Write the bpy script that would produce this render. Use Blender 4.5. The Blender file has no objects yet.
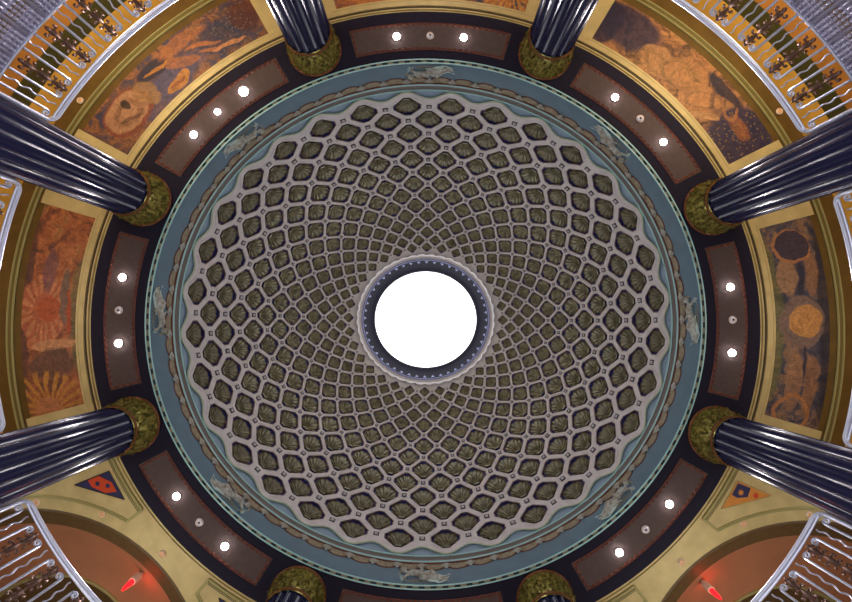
import bpy, bmesh, math, random
from mathutils import Vector, Matrix
random.seed(7)
PI = math.pi
SQ = 0.945            # the rotunda is a slightly oval room: depth / width
ZC = 1.5              # eye height of the photographer above the floor
C = bpy.context.scene.collection

# ------------------------------------------------------------------ helpers
def rad(a): return a * PI / 180
def P(r, a, h):       # radius (m), bearing in degrees, height above the eye
    return (-r * math.cos(rad(a)), SQ * r * math.sin(rad(a)), ZC + h)
def s2l(c):
    out = []
    for v in c:
        v = v / 255
        out.append(v / 12.92 if v <= .04045 else ((v + .055) / 1.055) ** 2.4)
    return (*out, 1)

class MB:
    def __init__(s): s.v = []; s.f = []; s.m = []; s.uv = None
    def add(s, vs, fs, m=0):
        b = len(s.v); s.v += [tuple(p) for p in vs]
        for f in fs: s.f.append(tuple(b + i for i in f)); s.m.append(m)
        return s
    def grid(s, rows, closed=False, m=0, closed_r=False):
        n = len(rows[0]); b = len(s.v)
        for r in rows: s.v += [tuple(p) for p in r]
        R = len(rows)
        for i in range(R if closed_r else R - 1):
            for j in range(n if closed else n - 1):
                k = (j + 1) % n; ii = (i + 1) % R
                s.f.append((b + i * n + j, b + i * n + k, b + ii * n + k, b + ii * n + j)); s.m.append(m)
        return s
    def ring(s, prof, a0=0, a1=360, n=288, m=0, fn=None):      # sweep an (r, h) profile round the room
        full = abs(a1 - a0 - 360) < 1e-6
        cnt = n if full else n + 1
        rows = [[P(r, a0 + (a1 - a0) * j / n, h) for j in range(cnt)] for (r, h) in prof]
        return s.grid(rows, full, m)
    def box(s, c, ax, ay, az, m=0):                             # centre and three half axes
        c = Vector(c); ax, ay, az = Vector(ax), Vector(ay), Vector(az)
        vs = [c + x * ax + y * ay + z * az for x in (-1, 1) for y in (-1, 1) for z in (-1, 1)]
        return s.add(vs, [(0, 1, 3, 2), (4, 6, 7, 5), (0, 4, 5, 1), (2, 3, 7, 6), (0, 2, 6, 4), (1, 5, 7, 3)], m)
    def tube(s, path, r, n=6, m=0, flat=1.0):
        path = [Vector(p) for p in path]; rows = []
        rr = r if isinstance(r, (list, tuple)) else [r] * len(path)
        prev = None
        for i, p in enumerate(path):
            t = (path[min(i + 1, len(path) - 1)] - path[max(i - 1, 0)])
            t = t.normalized() if t.length > 1e-9 else Vector((0, 0, 1))
            if prev is None:
                up = Vector((0, 0, 1)) if abs(t.z) < .9 else Vector((1, 0, 0))
                x = t.cross(up).normalized()
            else:
                x = (prev - t * prev.dot(t)).normalized()
            prev = x; y = t.cross(x)
            rows.append([p + rr[i] * (math.cos(2 * PI * k / n) * x + flat * math.sin(2 * PI * k / n) * y) for k in range(n)])
        s.grid(rows, True, m)
        b = len(s.v)
        s.f.append(tuple(range(b - n, b))); s.m.append(m)
        s.f.append(tuple(reversed(range(b - n * len(rows), b - n * len(rows) + n)))); s.m.append(m)
        return s
    def lathe(s, cx, cy, prof, n=48, m=0, mod=None, cap=False):  # round thing standing at cx, cy; prof of (r, z)
        rows = []
        for (r, z) in prof:
            rows.append([(cx + (mod(r, z, 2 * PI * k / n) if mod else r) * math.cos(2 * PI * k / n),
                          cy + (mod(r, z, 2 * PI * k / n) if mod else r) * math.sin(2 * PI * k / n), z) for k in range(n)])
        s.grid(rows, True, m)
        if cap:
            b = len(s.v)
            s.f.append(tuple(range(b - n, b))); s.m.append(m)
            s.f.append(tuple(reversed(range(b - n * len(rows), b - n * len(rows) + n)))); s.m.append(m)
        return s
    def ball(s, c, r, n=8, k=5, m=0, sc=(1, 1, 1)):
        rows = []
        for i in range(k + 1):
            t = -PI / 2 + PI * i / k; q = max(math.cos(t), .02)
            rows.append([(c[0] + sc[0] * r * q * math.cos(2 * PI * j / n), c[1] + sc[1] * r * q * math.sin(2 * PI * j / n), c[2] + sc[2] * r * math.sin(t)) for j in range(n)])
        return s.grid(rows, True, m)

WORLD = {}
def obj(name, mb, mats, parent=None, smooth=True, kind=None, label=None, uv=None, recalc=True, angle=40):
    if not isinstance(mats, (list, tuple)): mats = [mats]
    xs = [p[0] for p in mb.v]; ys = [p[1] for p in mb.v]; zs = [p[2] for p in mb.v]
    c = Vector(((min(xs) + max(xs)) / 2, (min(ys) + max(ys)) / 2, min(zs)))
    me = bpy.data.meshes.new(name)
    me.from_pydata([Vector(p) - c for p in mb.v], [], mb.f)
    for m in mats: me.materials.append(m)
    me.polygons.foreach_set('material_index', mb.m)
    if recalc:
        bm = bmesh.new(); bm.from_mesh(me); bmesh.ops.recalc_face_normals(bm, faces=bm.faces); bm.to_mesh(me); bm.free()
    if smooth:
        me.polygons.foreach_set('use_smooth', [True] * len(me.polygons))
        me.set_sharp_from_angle(angle=rad(angle))
    if uv:
        l = me.uv_layers.new(name='plan')
        for lp in me.loops: l.data[lp.index].uv = uv[lp.vertex_index]
    o = bpy.data.objects.new(name, me); C.objects.link(o)
    if parent is not None:
        o.parent = parent; o.location = c - WORLD[parent.name]
    else: o.location = c
    WORLD[o.name] = c
    if kind: o['kind'] = kind
    if label: o['label'] = label
    return o
def thing(name, label, cat, loc, group=None):
    o = bpy.data.objects.new(name, None); C.objects.link(o); o.location = loc
    o.empty_display_size = .2
    WORLD[o.name] = Vector(loc); o['label'] = label; o['category'] = cat
    if group: o['group'] = group
    return o
def tag(o, label, cat, group=None):
    o['label'] = label; o['category'] = cat
    if group: o['group'] = group
    return o

# ---------------------------------------------------------------- materials
def mat(name, col, rough=.6, metal=0., var=.0, scale=6, bump=0., col2=None, coat=0., emis=None, estr=0., spec=.5):
    m = bpy.data.materials.new(name); m.use_nodes = True
    nt = m.node_tree; b = nt.nodes['Principled BSDF']
    c = s2l(col)
    b.inputs['Base Color'].default_value = c
    b.inputs['Roughness'].default_value = rough; b.inputs['Metallic'].default_value = metal
    b.inputs['Specular IOR Level'].default_value = spec
    b.inputs['Coat Weight'].default_value = coat
    if var or col2 or bump:
        tc = nt.nodes.new('ShaderNodeTexCoord'); nz = nt.nodes.new('ShaderNodeTexNoise')
        nz.inputs['Scale'].default_value = scale; nz.inputs['Detail'].default_value = 6
        nt.links.new(tc.outputs['Object'], nz.inputs['Vector'])
        if var or col2:
            r = nt.nodes.new('ShaderNodeValToRGB')
            r.color_ramp.elements[0].position = .35; r.color_ramp.elements[1].position = .68
            r.color_ramp.elements[0].color = s2l(col2) if col2 else (*[x * (1 - var) for x in c[:3]], 1)
            r.color_ramp.elements[1].color = (*[min(1, x * (1 + var)) for x in c[:3]], 1) if not col2 else c
            nt.links.new(nz.outputs['Fac'], r.inputs['Fac']); nt.links.new(r.outputs['Color'], b.inputs['Base Color'])
        if bump:
            bp = nt.nodes.new('ShaderNodeBump'); bp.inputs['Strength'].default_value = bump
            bp.inputs['Distance'].default_value = .02
            nt.links.new(nz.outputs['Fac'], bp.inputs['Height']); nt.links.new(bp.outputs['Normal'], b.inputs['Normal'])
    if emis:
        b.inputs['Emission Color'].default_value = s2l(emis); b.inputs['Emission Strength'].default_value = estr
    return m

M = {}
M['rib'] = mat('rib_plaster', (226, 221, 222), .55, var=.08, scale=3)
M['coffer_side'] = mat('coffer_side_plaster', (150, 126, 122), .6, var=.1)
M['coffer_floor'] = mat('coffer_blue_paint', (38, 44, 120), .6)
M['shell'] = mat('shell_bronze_green', (152, 147, 116), .38, .25, var=.3, scale=5, bump=.2, col2=(96, 91, 70))
M['boss'] = mat('boss_grey', (190, 184, 192), .5)
M['boss_dark'] = mat('boss_recess', (62, 56, 64), .7)
M['sky_blue'] = mat('pale_blue_paint', (146, 174, 198), .6, var=.05)
M['frieze_blue'] = mat('frieze_blue_paint', (92, 122, 140), .55, var=.08, scale=2)
M['aqua'] = mat('aqua_paint', (176, 224, 224), .5)
M['trim_cream'] = mat('pale_green_trim', (196, 208, 180), .5)
M['aqua_pale'] = mat('aqua_white_drapery', (206, 226, 218), .5)
M['grey_mould'] = mat('grey_moulding', (118, 112, 108), .55)
M['rust'] = mat('rust_red_paint', (104, 56, 40), .6)
M['garland'] = mat('garland_plaster', (166, 156, 130), .6, var=.15, scale=20, bump=.3)
M['bead_dark'] = mat('bead_dark', (66, 58, 62), .6)
M['relief'] = mat('relief_plaster', (200, 208, 200), .5, var=.25, scale=9, col2=(150, 142, 124))
M['plaque'] = mat('plaque_stone', (118, 124, 118), .6, var=.2, scale=12)
M['navy'] = mat('navy_soffit', (36, 33, 50), .75, var=.06, spec=.15)
M['panel'] = mat('soffit_panel_brown', (92, 78, 76), .75, var=.08, spec=.2)
M['orange_line'] = mat('orange_border', (118, 58, 38), .6)
M['marble'] = mat('black_blue_marble', (22, 24, 60), .24, 0, var=.0, scale=2, col2=(36, 36, 66), coat=0, spec=.28)
M['olive_gold'] = mat('olive_gold', (196, 182, 92), .3, .7, var=.3, scale=12, bump=.3, col2=(84, 76, 32))
M['bronze_rim'] = mat('bronze_rim', (118, 72, 34), .5, .4)
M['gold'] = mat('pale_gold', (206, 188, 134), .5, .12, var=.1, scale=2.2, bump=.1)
M['gold_dark'] = mat('gold_groove', (58, 48, 30), .6)
M['brown_ceil'] = mat('brown_ceiling', (104, 80, 36), .55, .2, var=.15, scale=2)  # ceiling field: a darker, browner tone than the pale gold ring
M['olive_line'] = mat('olive_gold_line', (176, 170, 116), .5, .25)
M['wall_yellow'] = mat('wall_amber', (230, 174, 70), .6, var=.12, scale=3)
M['wall_green'] = mat('wall_olive', (66, 62, 14), .6, var=.1, scale=3)
M['wall_orange'] = mat('wall_orange_brown', (176, 116, 44), .6, var=.12, scale=3)
M['silver'] = mat('polished_silver', (218, 222, 240), .3, .5)
M['silver_fascia'] = mat('silver_parapet', (182, 176, 194), .3, .7)
M['bronze'] = mat('dark_bronze', (128, 98, 86), .38, .75, var=.3, scale=30)
M['olive_deep'] = mat('olive_bronze', (112, 98, 52), .55, .1)
M['terracotta'] = mat('terracotta_plaster', (176, 122, 90), .6, var=.08, scale=1.2)
M['brown_rim'] = mat('brown_cove', (96, 76, 46), .6, var=.1)
M['cream'] = mat('cream_enamel', (232, 214, 190), .4)
M['peach'] = mat('peach_glass', (206, 160, 122), .4, emis=(226, 160, 110), estr=.12)
M['lamp_on'] = mat('lamp_lit', (255, 250, 255), .4, emis=(255, 246, 250), estr=40)
M['lamp_off'] = mat('lamp_unlit', (255, 250, 255), .15, .3)
M['dark_glass'] = mat('dark_lens', (30, 26, 40), .1)
M['red_glass'] = mat('red_glass', (230, 20, 20), .3, emis=(255, 12, 20), estr=5)
M['oculus'] = mat('oculus_daylight', (255, 255, 255), .6, emis=(250, 252, 255), estr=2.5)
M['ring_grey'] = mat('oculus_ring_slate', (24, 22, 44), .7, spec=.2)
M['ring_light'] = mat('oculus_ring_lavender', (150, 156, 204), .5)
M['tri_navy'] = mat('tile_navy', (44, 46, 92), .5)
M['tri_red'] = mat('tile_vermilion', (206, 72, 30), .5)
M['tri_orange'] = mat('tile_orange', (214, 142, 62), .5, var=.1, scale=10)
M['floor'] = mat('floor_terrazzo', (176, 168, 160), .35, var=.1, scale=1.5)
M['slab'] = mat('balcony_floor', (120, 96, 70), .6)

# painted ceilings: procedural layers in plan metres (U along the bay, V outwards)
def mural(name, ramp, feats, seed=0., scale=1.0, dots=None, warp=.35):
    m = bpy.data.materials.new(name); m.use_nodes = True
    nt = m.node_tree; N = nt.nodes; L = nt.links; b = N['Principled BSDF']; b.inputs['Roughness'].default_value = .6
    def mth(op, a, c=None, d=None):
        n = N.new('ShaderNodeMath'); n.operation = op
        for i, x in enumerate((a, c, d)):
            if x is None: continue
            if isinstance(x, (int, float)): n.inputs[i].default_value = x
            else: L.new(x, n.inputs[i])
        return n.outputs[0]
    uv = N.new('ShaderNodeUVMap'); uv.uv_map = 'plan'
    nz = N.new('ShaderNodeTexNoise'); nz.inputs['Scale'].default_value = 1.6; nz.inputs['Detail'].default_value = 5
    off = N.new('ShaderNodeVectorMath'); off.operation = 'ADD'; off.inputs[1].default_value = (seed, seed * 2.3, 0)
    L.new(uv.outputs[0], off.inputs[0]); L.new(off.outputs[0], nz.inputs['Vector'])
    sub = N.new('ShaderNodeVectorMath'); sub.operation = 'SUBTRACT'; sub.inputs[1].default_value = (.5, .5, .5); L.new(nz.outputs['Color'], sub.inputs[0])
    def warped(k):
        sc = N.new('ShaderNodeVectorMath'); sc.operation = 'SCALE'; sc.inputs['Scale'].default_value = k; L.new(sub.outputs[0], sc.inputs[0])
        ad = N.new('ShaderNodeVectorMath'); ad.operation = 'ADD'; L.new(uv.outputs[0], ad.inputs[0]); L.new(sc.outputs[0], ad.inputs[1])
        return ad.outputs[0]
    big = warped(3.0 * warp); small = warped(.35)
    wv = N.new('ShaderNodeTexNoise'); wv.inputs['Scale'].default_value = 1.3 * scale; wv.inputs['Detail'].default_value = 9; wv.inputs['Roughness'].default_value = .62
    wv.inputs['Distortion'].default_value = 1.1; L.new(big, wv.inputs['Vector'])
    rp = N.new('ShaderNodeValToRGB'); cr = rp.color_ramp
    while len(cr.elements) < len(ramp): cr.elements.new(.5)
    for e, (p, c) in zip(cr.elements, ramp): e.position = p; e.color = s2l(c)
    L.new(wv.outputs['Fac'], rp.inputs['Fac'])
    col = rp.outputs['Color']
    def mix(f, a, c):
        n = N.new('ShaderNodeMix'); n.data_type = 'RGBA'; L.new(f, n.inputs[0]); L.new(a, n.inputs[6])
        if isinstance(c, tuple): n.inputs[7].default_value = s2l(c)
        else: L.new(c, n.inputs[7])
        return n.outputs[2]
    sp = N.new('ShaderNodeSeparateXYZ'); L.new(small, sp.inputs[0]); X, Y = sp.outputs[0], sp.outputs[1]
    # fine brush strokes
    st = N.new('ShaderNodeTexWave'); st.inputs['Scale'].default_value = 3.2; st.inputs['Distortion'].default_value = 9; st.inputs['Detail'].default_value = 4
    st.inputs['Detail Scale'].default_value = 1.6; L.new(big, st.inputs['Vector'])
    for ft in feats:
        u, v, ru, rv, c = ft['u'], ft['v'], ft['ru'], ft['rv'], ft['c']
        dx = mth('DIVIDE', mth('SUBTRACT', X, u), ru); dy = mth('DIVIDE', mth('SUBTRACT', Y, v), rv)
        if 'rot' in ft:
            t = ft['rot']; dx0 = mth('SUBTRACT', X, u); dy0 = mth('SUBTRACT', Y, v)
            dx = mth('DIVIDE', mth('ADD', mth('MULTIPLY', dx0, math.cos(t)), mth('MULTIPLY', dy0, math.sin(t))), ru)
            dy = mth('DIVIDE', mth('SUBTRACT', mth('MULTIPLY', dy0, math.cos(t)), mth('MULTIPLY', dx0, math.sin(t))), rv)
        d = mth('SQRT', mth('ADD', mth('MULTIPLY', dx, dx), mth('MULTIPLY', dy, dy)))
        inner = mth('MULTIPLY', mth('SUBTRACT', 1.0, d), ft.get('hard', 14))
        f = N.new('ShaderNodeClamp'); L.new(inner, f.inputs[0]); f = f.outputs[0]
        if 'rays' in ft:
            an = mth('ARCTAN2', dy, dx); s_ = mth('SINE', mth('MULTIPLY', an, ft['rays']))
            s_ = N.new('ShaderNodeClamp') if False else s_
            k = mth('GREATER_THAN', s_, ft.get('duty', 0.0)); f = mth('MULTIPLY', f, k)
        if 'ring' in ft: f = mth('MULTIPLY', f, mth('GREATER_THAN', d, ft['ring']))
        if ft.get('tex'):
            f = mth('MULTIPLY', f, mth('ADD', mth('MULTIPLY', wv.outputs['Fac'], ft['tex'] * 1.6), 1 - ft['tex']))
        f = mth('MULTIPLY', f, ft.get('a', .9))
        col = mix(f, col, c)
    if dots:
        vo = N.new('ShaderNodeTexVoronoi'); vo.inputs['Scale'].default_value = 9; L.new(uv.outputs[0], vo.inputs['Vector'])
        dd = mth('LESS_THAN', vo.outputs['Distance'], .26)
        x0, x1 = dots[0]; s0 = N.new('ShaderNodeSeparateXYZ'); L.new(uv.outputs[0], s0.inputs[0])
        dd = mth('MULTIPLY', dd, mth('MULTIPLY', mth('GREATER_THAN', s0.outputs[0], x0), mth('LESS_THAN', s0.outputs[0], x1)))
        dd = mth('MULTIPLY', dd, .6)
        col = mix(dd, col, dots[1])
    hv = N.new('ShaderNodeHueSaturation'); L.new(col, hv.inputs['Color'])
    fn = N.new('ShaderNodeTexNoise'); fn.inputs['Scale'].default_value = 7; fn.inputs['Detail'].default_value = 8; fn.inputs['Distortion'].default_value = .8; L.new(big, fn.inputs['Vector'])
    L.new(mth('ADD', mth('ADD', mth('MULTIPLY', st.outputs['Fac'], .14), mth('MULTIPLY', fn.outputs['Fac'], 1.1)), .06), hv.inputs['Value'])
    hv.inputs['Saturation'].default_value = .95
    L.new(hv.outputs[0], b.inputs['Base Color'])
    return m

M['mural_nw'] = mural('painting_figures_violet', [(.3, (54, 52, 84)), (.42, (86, 76, 104)), (.5, (128, 84, 66)), (.57, (176, 112, 64)), (.68, (96, 62, 58))], [
    dict(u=-2.0, v=.75, ru=1.25, rv=.62, c=(54, 60, 92), hard=4, a=.8),
    dict(u=-2.75, v=1.0, ru=.5, rv=.6, c=(104, 50, 44), hard=4, a=.8), dict(u=.0, v=.6, ru=1.3, rv=.5, c=(84, 84, 124), hard=3, a=.75), dict(u=1.0, v=.25, ru=.9, rv=.3, c=(96, 84, 118), hard=3, a=.7),
    dict(u=1.95, v=.85, ru=.9, rv=.66, c=(150, 70, 40), hard=12),
    dict(u=1.95, v=.9, ru=.78, rv=.56, c=(206, 150, 104), hard=10, tex=.5),
    dict(u=1.95, v=.85, ru=.6, rv=.42, c=(120, 74, 48), ring=.55, hard=5, tex=.95, a=.7), dict(u=1.8, v=1.08, ru=.13, rv=.2, c=(48, 36, 36), hard=5), dict(u=2.05, v=.66, ru=.42, rv=.07, c=(96, 56, 40), hard=5, rot=.5, a=.7),
    dict(u=.15, v=.4, ru=.52, rv=.2, c=(214, 138, 36), hard=10, rot=-.2), dict(u=.2, v=.4, ru=.3, rv=.07, c=(160, 84, 30), hard=8),
    dict(u=-.3, v=.85, ru=.7, rv=.22, c=(182, 108, 60), hard=6, rot=.6, tex=.5), dict(u=-1.2, v=.85, ru=.6, rv=.07, c=(198, 116, 58), hard=8, rot=.35),
    dict(u=-1.4, v=.55, ru=.55, rv=.07, c=(190, 112, 60), hard=8, rot=.25), dict(u=-1.9, v=.42, ru=.62, rv=.07, c=(220, 146, 88), hard=8, rot=.12),
    dict(u=.5, v=1.25, ru=.6, rv=.3, c=(48, 44, 66), hard=5), dict(u=.35, v=1.18, ru=.5, rv=.06, c=(200, 128, 34), hard=8, rot=.12),
    dict(u=1.1, v=.8, ru=.35, rv=.5, c=(176, 128, 70), hard=5, tex=.6), dict(u=-.7, v=1.35, ru=.9, rv=.25, c=(190, 114, 60), hard=5, tex=.6)], 1.3, dots=((-2.9, -1.1), (150, 130, 110)))
M['mural_ne'] = mural('painting_swirling_figures', [(.3, (58, 50, 60)), (.42, (120, 84, 58)), (.5, (190, 126, 72)), (.58, (212, 146, 84)), (.7, (130, 112, 56))], [
    dict(u=2.4, v=1.0, ru=1.3, rv=.75, c=(40, 42, 84), hard=4, tex=.35), dict(u=3.0, v=.8, ru=.5, rv=.9, c=(48, 44, 78), hard=5),
    dict(u=.9, v=.6, ru=.75, rv=.5, c=(214, 152, 92), hard=8, tex=.4), dict(u=.9, v=.55, ru=.6, rv=.36, c=(150, 106, 60), hard=4, ring=.6, a=.6, tex=.9), dict(u=1.5, v=.4, ru=.4, rv=.3, c=(138, 100, 60), hard=4, ring=.6, a=.5, tex=.8),
    dict(u=0., v=.85, ru=.8, rv=.55, c=(204, 138, 78), hard=8, tex=.4), dict(u=.2, v=.75, ru=.75, rv=.5, c=(120, 94, 50), hard=4, ring=.7, a=.55, tex=.9), dict(u=-.3, v=.45, ru=.9, rv=.5, c=(130, 112, 56), hard=4, ring=.8, a=.5, rot=.6),
    dict(u=-.9, v=.7, ru=.6, rv=.5, c=(206, 140, 80), hard=8, tex=.4), dict(u=-.9, v=.7, ru=.7, rv=.3, c=(110, 90, 60), ring=.7, hard=4, a=.55, tex=.9, rot=-.8), dict(u=-1.2, v=1.0, ru=.3, rv=.5, c=(60, 56, 70), ring=.5, hard=4, a=.6, tex=.6, rot=-.5),
    dict(u=-2.5, v=.8, ru=1.05, rv=1.3, c=(32, 38, 84), hard=5, a=.92), dict(u=-2.3, v=1.0, ru=.5, rv=.25, c=(170, 98, 54), hard=4, tex=.6),
    dict(u=-1.6, v=1.15, ru=.5, rv=.28, c=(186, 120, 74), ring=.7, rot=.5), dict(u=-1.3, v=.35, ru=.5, rv=.14, c=(214, 156, 100), hard=8, rot=-.7),
    dict(u=-1.1, v=1.4, ru=.8, rv=.2, c=(44, 44, 66), hard=5)], 4.7, dots=((-3.3, -1.7), (180, 140, 60)))
M['mural_e'] = mural('painting_moon_and_sun', [(.3, (42, 46, 72)), (.42, (64, 66, 92)), (.5, (110, 96, 104)), (.57, (172, 128, 92)), (.66, (88, 72, 84))], [
    dict(u=0, v=.05, ru=3.3, rv=.3, c=(122, 120, 62), hard=4, a=.75), dict(u=0, v=1.65, ru=3.3, rv=.3, c=(40, 38, 58), hard=4, a=.85),
    dict(u=1.4, v=.55, ru=.7, rv=.3, c=(194, 144, 100), hard=6, tex=.6), dict(u=1.4, v=1.25, ru=.7, rv=.25, c=(170, 118, 80), hard=6, tex=.6),
    dict(u=1.1, v=.92, ru=.8, rv=.09, c=(46, 46, 72), hard=6),
    dict(u=2.35, v=.85, ru=.56, rv=.56, c=(198, 130, 76), hard=20), dict(u=2.38, v=.9, ru=.48, rv=.48, c=(46, 52, 84), hard=24),
    dict(u=0, v=.85, ru=.85, rv=.7, c=(146, 116, 104), hard=10), dict(u=0.02, v=.95, ru=.5, rv=.5, c=(226, 156, 72), hard=26),
    dict(u=-1.9, v=.7, ru=1.0, rv=.26, c=(182, 130, 90), hard=6, tex=.6), dict(u=-1.9, v=1.2, ru=1.0, rv=.24, c=(170, 116, 78), hard=6, tex=.6),
    dict(u=-1.2, v=.95, ru=.5, rv=.07, c=(48, 46, 72), hard=6), dict(u=-2.85, v=.8, ru=.6, rv=.55, c=(204, 132, 72), ring=.78, hard=14)], 8.1)
M['mural_w'] = mural('painting_rising_sun', [(.3, (84, 62, 70)), (.42, (146, 84, 52)), (.5, (190, 104, 56)), (.58, (210, 124, 66)), (.7, (128, 112, 68))], [
    dict(u=0, v=1.65, ru=3.3, rv=.22, c=(70, 52, 60), hard=4, a=.7), dict(u=0, v=.0, ru=2.4, rv=.3, c=(108, 112, 72), hard=4, a=.7),
    dict(u=0, v=1.05, ru=1.15, rv=.75, c=(204, 104, 62), hard=10, a=.8), dict(u=0, v=1.05, ru=1.1, rv=.72, c=(226, 150, 96), rays=18, hard=10, ring=.45, a=.7),
    dict(u=0, v=.9, ru=.42, rv=.33, c=(196, 84, 26), hard=18), dict(u=-.4, v=.45, ru=1.0, rv=.17, c=(120, 104, 94), hard=6, tex=.5),
    dict(u=.1, v=.3, ru=.8, rv=.08, c=(196, 76, 26), hard=8), dict(u=-1.2, v=1.0, ru=.8, rv=.2, c=(112, 82, 104), hard=4, a=.6),
    dict(u=1.1, v=.7, ru=.2, rv=.7, c=(226, 158, 106), hard=8), dict(u=1.7, v=.8, ru=.55, rv=.8, c=(112, 82, 72), hard=4, tex=.6),
    dict(u=3.1, v=1.1, ru=1.3, rv=1.15, c=(218, 146, 48), rays=22, hard=10), dict(u=3.1, v=1.1, ru=.45, rv=.42, c=(208, 128, 76), hard=12)], 12.9)
M['mural_n'] = mural('painting_blue_and_orange', [(.3, (60, 60, 98)), (.44, (100, 88, 104)), (.52, (206, 116, 44)), (.6, (230, 146, 52)), (.7, (90, 80, 110))], [
    dict(u=-2.5, v=.6, ru=.9, rv=.9, c=(230, 160, 60), rays=20, hard=10), dict(u=1.5, v=.2, ru=.9, rv=.3, c=(222, 134, 56), hard=6, tex=.5)], 20.)

# ------------------------------------------------------------ dome geometry
R0, H0, DU = 7.75, 13.29, .0982
NC = 32; DA = 360 / NC
def SP(a, u, dep=0.):
    R = R0 + dep; k = 1 - .007 * max(0, min(1, (u + .03) / .1))
    x, y, z = P(R, a, H0 + R * u) if u < 0 else P(R / math.cosh(u), a, H0 + R * math.tanh(u))
    return (x, y * k, z)
ROWS = 14
def prof_from_u(u): return (R0 / math.cosh(u), H0 + R0 * math.tanh(u))
def row_u(i): return .1 + DU * i
def row_a(i, k): return (k + (.5 if i % 2 == 0 else 0)) * DA
def octo(E, t): q = E - t; return [(t, q), (q, t), (-q, t), (-t, q), (-t, -q), (-q, -t), (q, -t), (t, -q)]

dome = thing('coffered_dome', 'tall domed ceiling with spiralling rows of hexagonal shell coffers around a white oculus', 'dome', (0, 0, ZC + 13.2))
lat = MB(); halfA = DA / 2
shells = []; bosses = []
for i in range(ROWS):
    f = i / (ROWS - 1); t = .655 + .115 * min(f / .5, 1) - .09 * max(0, (f - .75) / .25); E = t + .15 - .045 * f
    u0 = row_u(i); c = R0 / math.cosh(u0) * DU
    for k in range(NC):
        a0 = row_a(i, k)
        ru, hu = prof_from_u(u0)
        sk = .8 * math.tan(max(0, math.atan2(hu, ru) - math.asin(math.tanh(u0))))   # recesses are cut slanting towards the floor
        def q(x, y, d, a0=a0, u0=u0, sk=sk, c=c): return SP(a0 + x * halfA, u0 + (y + sk * max(d, 0) / c) * DU, d)
        out = []
        for (x0, y0), (x1, y1) in (((1, 0), (0, 1)), ((0, 1), (-1, 0)), ((-1, 0), (0, -1)), ((0, -1), (1, 0))):
            for w in (0, .2, .8): out.append((x0 + (x1 - x0) * w, y0 + (y1 - y0) * w))
        o8 = octo(E, t)
        b = len(lat.v)
        crown = -.018 * c          # ribs stand slightly proud between the openings
        lat.v += [q(x, y, crown) for x, y in out]
        ringv = [(1.0, 0.0), (.97, .035), (.94, .085), (.905, .095), (.895, .15)]
        for sc, dp in ringv: lat.v += [q(x * sc, y * sc, dp * c) for x, y in o8]
        O = b + 12
        for s_ in range(4):
            A, B1, B2 = b + 3 * s_, b + 3 * s_ + 1, b + 3 * s_ + 2; An = b + (3 * s_ + 3) % 12
            i1, i2 = O + 2 * s_, O + 2 * s_ + 1; i3 = O + (2 * s_ + 2) % 8
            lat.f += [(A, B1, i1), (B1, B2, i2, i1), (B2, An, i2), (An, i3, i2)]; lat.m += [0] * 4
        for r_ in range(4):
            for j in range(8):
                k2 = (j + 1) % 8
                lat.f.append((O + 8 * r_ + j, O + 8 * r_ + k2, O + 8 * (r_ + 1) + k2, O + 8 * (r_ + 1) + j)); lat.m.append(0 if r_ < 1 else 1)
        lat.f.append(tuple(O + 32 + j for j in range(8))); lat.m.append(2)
        # scallop shell
        sh = MB(); hinge = (0, -.50)
        ph = octo(E * .92, t * .80)
        nr = 13 if i < 6 else 9; na = nr * 4; ns = 5 if i < 6 else 4
        rows = []
        lim = 118
        for s_ in range(ns + 1):
            row = []
            for j in range(na + 1):
                fi = rad(-lim + 2 * lim * j / na); dx, dy = math.sin(fi), math.cos(fi)
                best = 9
                for e in range(8):
                    (x0, y0), (x1, y1) = ph[e], ph[(e + 1) % 8]
                    ex, ey = x1 - x0, y1 - y0; den = dx * ey - dy * ex
                    if abs(den) < 1e-9: continue
                    tt = ((x0 - hinge[0]) * ey - (y0 - hinge[1]) * ex) / den
                    ss = ((x0 - hinge[0]) * dy - (y0 - hinge[1]) * dx) / den
                    if tt > 1e-4 and -1e-6 <= ss <= 1 + 1e-6: best = min(best, tt)
                best = max(min(best, 1.2 * E), .04)
                ridge = abs(math.cos(PI * nr * j / na))
                rr = best * s_ / ns * (.93 + .06 * ridge if s_ == ns else .98)
                bul = math.sin(PI * min(1, (s_ / ns) * .8 + .12)) * .12
                dp = .13 - bul + .07 * (1 - ridge) * min(1, s_ / ns * 1.6)
                if s_ == ns: dp = .14
                row.append(q(hinge[0] + dx * rr, hinge[1] + dy * rr, dp * c))
            rows.append(row)
        sh.grid(rows)
        hx, hy = .15, .05
        vs = [q(hinge[0] + x * hx, hinge[1] - .01 + y * hy, d * c) for x in (-1, 1) for y in (-1, 1) for d in (.0, .15)]
        sh.add(vs, [(0, 1, 3, 2), (4, 6, 7, 5), (0, 4, 5, 1), (2, 3, 7, 6), (0, 2, 6, 4)])
        shells.append((i, sh))
        # little square rosette on the node beside it
        bo = MB(); w = .125 if i < 5 else .11
        def qb(x, y, d, a0=a0 + halfA, u0=u0): return SP(a0 + x * halfA, u0 + y * DU, d * c)
        def sq(w_, d): return [qb(-w_, -w_, d), qb(w_, -w_, d), qb(w_, w_, d), qb(-w_, w_, d)]
        if i < ROWS:
            bo.grid([sq(w, -.01), sq(w * .97, -.04)], True, 1); bo.add(sq(w * .97, -.04), [(0, 1, 2, 3)], 1)
            bo.grid([sq(w * .6, -.04), sq(w * .52, -.062)], True); bo.add(sq(w * .52, -.062), [(0, 1, 2, 3)])
            bosses.append((i, bo))
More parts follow.
